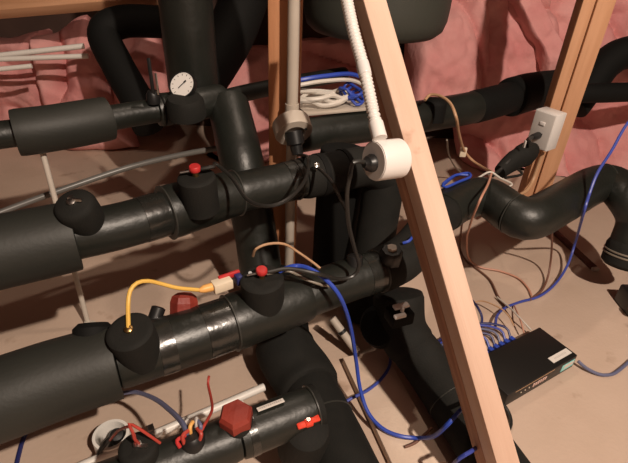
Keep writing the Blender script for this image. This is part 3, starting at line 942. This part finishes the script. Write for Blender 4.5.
# ------------------------------------------------------------------ cables
# black lead from grey box to red cap on B
cable('sensor_cable', 'black cable looping from grey junction box to middle pipe plug', 'cable',
      [gl, onz(308, 158, .50), onz(305, 180, .498), onz(288, 199, .50), onz(268, 206, .495), onz(248, 200, .49), onz(232, 178, .50), onz(216, 164, .51), topB + Vector((0.03, 0.008, 0.016)), topB + Vector((0.008, 0, 0.014))], 0.0036, 'blackw', 'black sensor cables')
cable('sensor_cable', 'black cable from white round box down to lower pipe', 'cable',
      [gw, gw + ax3 * 0.02 + Vector((0, 0, 0.002)), dep(350, 176, .76), dep(347, 195, .78), dep(349, 225, .82), dep(355, 250, .86), dep(359, 266, .88), dep(353, 276, .885), dep(338, 279, .87), dep(318, 274, .83), cT + Vector((0.045, 0.01, 0.014)), cT + Vector((0.010, 0, 0.012))], 0.0036, 'blackw', 'black sensor cables')
# second small black cable behind white box lead
cable('sensor_cable', 'short black cable drooping across the middle pipe right of its strap', 'cable',
      [onz(317, 167, .476), onz(325, 174, .484), onz(333, 184, .482), onz(340, 198, .45), onz(346, 210, .38)], 0.0035, 'blackw', 'black sensor cables')
# tan jumper above red cap on C
cable('jumper_wire', 'short tan wire arching above the red cap on the lower pipe', 'wire',
      [onz(253, 256, .36), onz(256, 249, .385), onz(268, 244, .39), onz(284, 244, .385), onz(298, 252, .36), onz(315, 264, .345), onz(324, 272, .33)], 0.0026, 'tan')
cable('jumper_wire', 'thin grey wire beside the bright blue cable at the red cap', 'wire',
      [cT + Vector((0.01, -0.002, 0.010)), onz(288, 271, .372), onz(305, 279, .365), onz(322, 285, .352), onz(330, 286, .34)], 0.0026, 'greyw')
# yellow cable and inline connector
cable('sensor_cable', 'yellow cable arching out of the leftmost lower pipe plug', 'cable',
      [yT + axy * 0.003, onz(128, 305, .395), onz(130, 291, .41), onz(137, 283, .415), onz(148, 281, .41), onz(162, 284, .395), onz(178, 288, .385), onz(200, 290, .38)], 0.0034, 'yellow')
c1, c2 = onz(212, 287, .378), onz(238, 278, .378)
cxn = (c2 - c1).normalized()
cyn = Vector((0, 0, 1)).cross(cxn)
ic = thing('inline_connector', 'cream and red cable connector lying behind the lower pipe', 'connector', (c1 + c2) / 2)
MB().tube([onz(199, 290.5, .38), onz(204, 289, .38), c1], [0.0035, 0.007, 0.0075], 12).build('boot', 'orange', ic)
MB().box(onz(222, 284.5, .378), (0.034, 0.020, 0.018), (cxn, cyn, Vector((0, 0, 1))), 0.002).build('connector_body', 'cream', ic)
MB().box(onz(229, 275.5, .385), (0.040, 0.007, 0.010), (cxn, cyn, Vector((0, 0, 1))), 0.002).build('latch', 'red', ic)
MB().box(onz(238, 278.5, .378), (0.012, 0.020, 0.018), (cxn, cyn, Vector((0, 0, 1))), 0.002).build('boot', 'navy', ic)
MB().tube(smooth([onz(240, 277, .38), onz(247, 275, .38), cT + Vector((-0.02, 0.0, 0.008))], 0.004), 0.0034, 8).build('lead', 'blackw', ic)
# bright blue cable sweeping down
cable('network_cable', 'bright blue cable sweeping from red cap down to the floor', 'cable',
      [cT + Vector((0.03, 0.008, 0.010)), onz(294, 266, .378), onz(308, 268, .38), onz(325, 279, .37), onz(340, 297, .34), onz(350, 325, .25), onz(356, 360, .14), onz(360, 388, .08), onz(368, 412, .045), onz(382, 428, .035), onz(400, 436, .035),
       onz(420, 438, .04), onz(434, 436, .09), onz(448, 424, .152), onz(462, 409, .16), onz(478, 398, .13), onz(492, 400, .06)], 0.0042, 'blue')
cable('network_cable', 'dark blue loop of cable on floor left of the valve', 'cable',
      [onz(372, 330, .07), onz(388, 350, .035), onz(390, 364, .03), onz(382, 378, .028), onz(368, 390, .03), onz(352, 398, .03), onz(340, 405, .02)], 0.0036, 'bluep')
cable('network_cable', 'dark cable end lying across the pale board', 'cable',
      [onz(405, 447, .03), onz(415, 443, .03), onz(425, 434, .032), onz(432, 428, .03)], 0.003, 'brownw')
cable('network_cable', 'pale blue cable end at the foot of the brace', 'cable',
      [onz(452, 466, .10), onz(460, 458, .15), onz(470, 452, .155), onz(482, 444, .12)], 0.0036, 'bluep')
cable('network_cable', 'thin black cable curling left of the floor pipe', 'cable',
      [onz(428, 402, .06), onz(430, 412, .03), onz(436, 420, .02), onz(443, 428, .02)], 0.004, 'blackw')
cable('network_cable', 'black cable curling out from behind the brace below the switch', 'cable',
      [onz(498, 398, .015), onz(506, 408, .01), onz(510, 416, .01), onz(511, 424, .01), onz(508, 432, .01)], 0.004, 'blackw')
# long violet blue cable at right
cable('network_cable', 'long violet blue cable falling past the right pipe curve to floor', 'cable',
      [ony(650, 98, 1.30), ony(627, 124, 1.25), ony(612, 150, 1.20), ony(598, 172, 1.15), ony(590, 192, 1.12), ony(583, 215, 1.10), onz(576, 240, .10), onz(568, 264, .03), onz(556, 283, .012), onz(540, 296, .008), onz(520, 302, .008), onz(505, 308, .012), onz(497, 316, .02), onz(495, 328, .03)], 0.0038, 'bluep')
cable('network_cable', 'blue grey cable leaving the right side of the switch', 'cable',
      [onz(578, 361, .02), onz(586, 368, .012), onz(598, 374, .006), onz(608, 375, .006), onz(618, 371, .006), onz(640, 352, .006)], 0.0042, 'bluegrey')
# blue curve on floor behind D
cable('network_cable', 'grey blue cable arching from under the lower jacket to red wiring', 'cable',
      [onz(118, 394, .15), onz(135, 392, .16), onz(155, 399, .19), onz(172, 412, .22), onz(183, 424, .245), onz(187, 434, .25)], 0.0042, 'bluegrey')
cable('network_cable', 'dark blue cable on floor at lower left corner', 'cable',
      [onz(30, 425, .01), onz(24, 437, .008), onz(20, 450, .008), onz(14, 475, .008)], 0.0045, 'navy')
# blue zip-tie loop on G/C
lp0 = [onz(442, 186, .345), onz(455, 176, .352), onz(468, 173, .353), onz(470, 177, .356), onz(458, 182, .357), onz(446, 187, .356), onz(443, 184, .358), onz(456, 175, .36), onz(468, 175, .36)]
cable('network_cable', 'small bundle of dark blue cable resting on the pipe behind the brace', 'cable', lp0, 0.0036, 'blue')
# blue wires at brace left on pipe C
cable('network_cable', 'frayed blue wire end against the left side of the brace', 'cable',
      [onz(403, 243, .355), onz(409, 241, .36), onz(414, 236, .36), onz(424, 233, .35)], 0.003, 'blue')

# red wires bottom
cable('sensor_wire', 'red wire leaving the black plug beside the open white box', 'wire',
      [pT + Vector((-0.002, 0, 0.005)), onz(134, 435, .29), onz(129, 424, .30), onz(138, 428, .29), onz(150, 436, .27), onz(160, 443, .25)], 0.0022, 'redwire', 'red wires at the bottom pipe')
cable('sensor_wire', 'red wire curving across the white conduit by the black plug', 'wire',
      [pT + Vector((0.003, 0, 0.005)), onz(134, 438, .285), onz(130, 427, .30), onz(118, 431, .22), onz(110, 440, .12)], 0.0022, 'redwire', 'red wires at the bottom pipe')
cable('sensor_wire', 'upright red wire behind the red hexagonal cap', 'wire',
      [onz(209, 376, .20), onz(208, 384, .19), onz(211, 398, .20), onz(212, 410, .22), onz(205, 424, .25), tl + Vector((0.012, 0.0, 0.01))], 0.0024, 'redwire', 'red wires at the bottom pipe')

# tan cable at the back
tn = cable('sensor_cable', 'tan cable arching from back pipe down behind the power adapter', 'cable',
           [onz(425, 100, .50), onz(430, 95, .51), onz(440, 96, .515), onz(450, 103, .51), onz(456, 117, .49), onz(459, 134, .42), onz(464, 150, .34), onz(472, 160, .30), onz(484, 168, .30), onz(492, 172, .33)], 0.0042, 'tan')
cable('sensor_cable', 'pinkish cable crossing over the snaking pipe to the switch', 'cable',
      [ony(492, 172, 1.21), onz(488, 184, .362), onz(480, 200, .362), onz(471, 222, .27), onz(467, 240, .13), onz(469, 258, .03), onz(480, 267, .008), onz(500, 271, .006), onz(518, 278, .006), onz(528, 288, .006), onz(532, 297, .006)], 0.0030, 'pinkw')
cable('sensor_cable', 'dark cable dropping from the pipe just right of the brace', 'cable',
      [onz(463, 216, .25), onz(461, 232, .12), onz(460, 248, .02), onz(466, 260, .008), onz(476, 268, .006), onz(490, 280, .006), onz(498, 296, .006), onz(506, 308, .006)], 0.0030, 'brownw')
cable('sensor_cable', 'brown cable hanging straight below the bottom of the S curve', 'cable',
      [onz(552, 222, .26), onz(552, 240, .16), onz(551, 258, .07), onz(548, 276, .02), onz(542, 290, .008), onz(530, 300, .008)], 0.0032, 'brownw')
for k, (lb_, pts, mm) in enumerate([
    ('thin grey wire drooping behind the tan cable at the back pipe', [onz(447, 140, .36), onz(449, 155, .22), onz(456, 168, .10), onz(466, 176, .05)], 'greyw'),
    ('tangle of thin pale wire ends beside the power adapter', [ony(478, 178, 1.2), ony(490, 172, 1.2), ony(500, 178, 1.2), ony(512, 184, 1.22), ony(505, 188, 1.2)], 'whitew')]):
    cable('loose_wire', lb_, 'wire', pts, 0.0028, mm)
# connector block on tan cable
MB().box(onz(463, 152, .33), (0.02, 0.012, 0.03), bev=0.002).build('crimp_joint', 'cream', tn)

# ------------------------------------------------------------------ coil of cables top centre
tr0, tr1 = dep(306, 117, 1.26), dep(375, 106, 1.32)
tr1.z = tr0.z = 0.5 * (tr0.z + tr1.z)
dn = (tr1 - tr0).normalized()
pn = Vector((-dn.y, dn.x, 0))
tray = MB().box((tr0 + tr1) / 2 + pn * 0.07, ((tr1 - tr0).length, 0.15, 0.006), (dn, pn, Vector((0, 0, 1))), 0.001).build('cable_tray', 'pvc_grey')
tag(tray, 'narrow pale ledge under the coiled cables at top centre', 'tray')
tz = tr0.z + 0.003


def coil(label, c, rx, ry, r, m, loops, seed):
    random.seed(seed)
    pts = []
    N = loops * 14
    for k in range(N + 1):
        a = 2 * math.pi * k / 14
        s = 1 + 0.10 * math.sin(k * 1.7 + seed)
        pts.append(c + dn * math.cos(a) * rx * s + pn * math.sin(a) * ry * s + Vector((0, 0, r + 0.003 * (k % 5) + 0.006 * k / 14)))
    return cable('coiled_cable', label, 'cable', pts, r, m)


cw = (tr0 + tr1) / 2 - dn * 0.035 + pn * 0.06
cw.z = tz
coil('white cable coiled on the ledge at top centre', cw, 0.075, 0.045, 0.0065, 'whitew', 3, 1)
cb = (tr0 + tr1) / 2 + dn * 0.055 + pn * 0.055
cb.z = tz
coil('blue cable coiled on the ledge beside the corrugated conduit', cb, 0.030, 0.045, 0.004, 'blue', 5, 2)
cable('network_cable', 'blue cable lying along the top of the upper pipe behind the post', 'cable',
      [dep(277, 85, 1.30), dep(285, 83, 1.30), dep(305, 79, 1.30), dep(325, 76, 1.32), dep(350, 74, 1.36), dep(368, 80, 1.4)], 0.0060, 'blue')
cable('network_cable', 'white cable lying just under the blue one behind the post', 'cable',
      [dep(278, 90, 1.29), dep(285, 88, 1.29), dep(305, 84, 1.29), dep(325, 81, 1.31), dep(350, 80, 1.35), dep(366, 86, 1.39)], 0.0055, 'whitew')

# ------------------------------------------------------------------ network switch
zs = 0.046
f0, f1 = onz(508, 395.5, zs), onz(578, 355, zs)
bk = onz(545, 324, zs)
sx = (f1 - f0).normalized()
sy = Vector((-sx.y, sx.x, 0))
wd = (f1 - f0).length
dpth = (bk - f1).dot(sy)
ctr = (f0 + f1) / 2 + sy * dpth / 2
ctr.z = zs / 2 + 0.002
sw = thing('network_switch', 'flat black network switch lying on the floor right of brace', 'network switch', (ctr.x, ctr.y, 0))
AX = (sx, sy, Vector((0, 0, 1)))
MB().box(ctr, (wd, dpth, zs - 0.004), AX, 0.003).build('case', 'box', sw)
for ix in (-1, 1):
    for iy in (-1, 1):
        MB().box(Vector((ctr.x, ctr.y, 0.002)) + sx * ix * (wd / 2 - 0.02) + sy * iy * (dpth / 2 - 0.02), (0.014, 0.014, 0.004), AX).build('rubber_foot', 'rubber', sw)
fz = Vector((0, 0, ctr.z))
fcn = Vector((ctr.x, ctr.y, ctr.z)) - sy * (dpth / 2)
st = MB().box(Vector((ctr.x, ctr.y, zs + 0.0003)) + sx * (wd * 0.5 - 0.042) - sy * (dpth * 0.5 - 0.020), (0.070, 0.017, 0.001), AX).build('paper_sticker', 'paper', sw)
st['label'] = 'white barcode sticker'
pt = MB()
for k in range(9):
    pt.box(Vector((ctr.x, ctr.y, zs + 0.0008)) + sx * (wd * 0.5 - 0.062 + 0.005 * k) - sy * (dpth * 0.5 - 0.020), (0.0026, 0.005, 0.0006), AX)
pt.build('label_print', 'offwhite', st)
MB().box(fcn + sx * (wd * 0.5 - 0.030), (0.048, 0.0012, 0.022), AX).build('teal_sticker', 'cyan', sw)
MB().box(fcn + sx * (wd * 0.5 - 0.026) + Vector((0, 0, 0.0015)), (0.036, 0.0016, 0.012), AX).build('sticker_white', 'paper', sw)
# printed marks on the front, unreadable in the photo: little strokes
pm = MB()
for k in range(6):
    pm.box(fcn + sx * (-0.030 + 0.0085 * k) + Vector((0, 0, 0.001)), (0.0060, 0.0010, 0.011 if k % 2 else 0.013), AX, 0.0004)
pm.build('front_print', 'pinkprint', sw)
for k in range(3):
    MB().lathe(fcn + sx * (-0.075 + 0.014 * k) + Vector((0, 0, 0.002)), -sy, [(0.0018, -0.001), (0.0018, 0.001), (0, 0.0012)], 10).build('status_light', 'cream', sw)
MB().box(Vector((ctr.x, ctr.y, zs - 0.0045)) - sy * (dpth / 2 + 0.0003) + sx * (-0.03), (wd * 0.55, 0.001, 0.0008), AX).build('front_trim', 'tan', sw)
# patch cables along the back edge
back0 = ctr + sy * dpth / 2
for k in range(8):
    t = -0.088 + 0.0195 * k
    p0 = Vector((back0.x, back0.y, 0.022)) + sx * t
    pc = thing('patch_cable', ['first', 'second', 'third', 'fourth', 'fifth', 'sixth', 'seventh', 'eighth'][k] + ' blue patch lead counted from the brace along back of the switch', 'cable', p0, 'patch leads in the back of the switch')
    MB().box(p0 + sy * 0.010, (0.012, 0.028, 0.010), AX, 0.0015).build('connector', 'blue', pc)
    j = noise.noise(Vector((k * 1.3, 2, 0))) * 0.02
    gather = Vector((back0.x, back0.y, 0)) - sx * 0.085 + sy * 0.055
    e1_ = gather + sx * (0.004 * k) + sy * (0.008 * k) + Vector((0, 0, 0.016 + 0.004 * (k % 3)))
    e2_ = e1_ - sx * 0.10 - sy * 0.01
    e2_.z = 0.02
    pts = [p0 + sy * 0.022, p0 + sy * (0.045) + Vector((0, 0, 0.018)), p0 + sy * (0.06 + 0.003 * k) - sx * (0.02 + 0.004 * k) + Vector((0, 0, 0.022 + j)), e1_, e2_]
    cable('lead', '', '', pts, 0.0032, ['bluep', 'bluegrey', 'navy', 'bluep', 'navy', 'bluegrey', 'bluep', 'navy'][k], parent=pc)
cable('network_cable', 'thin white cable running to the back right of the switch', 'cable',
      [onz(531, 330, .022), onz(520, 318, .03), onz(508, 306, .02), onz(497, 297, .01)], 0.0024, 'whitew')
cable('network_cable', 'thin pinkish wire beside the white cable behind the switch', 'cable',
      [onz(524, 333, .022), onz(521, 322, .03), onz(517, 312, .02), onz(514, 305, .006)], 0.0022, 'pinkw')
cable('network_cable', 'fine tan wire arching over the patch leads behind the switch', 'cable',
      [onz(470, 304, .02), onz(482, 301, .03), onz(498, 307, .04), onz(508, 315, .04), onz(514, 326, .03)], 0.0020, 'tan')
cable('network_cable', 'violet cable arching beside the brace towards the patch leads', 'cable',
      [onz(472, 300, .03), onz(478, 308, .045), onz(482, 318, .04), onz(480, 330, .03)], 0.0035, 'navy')
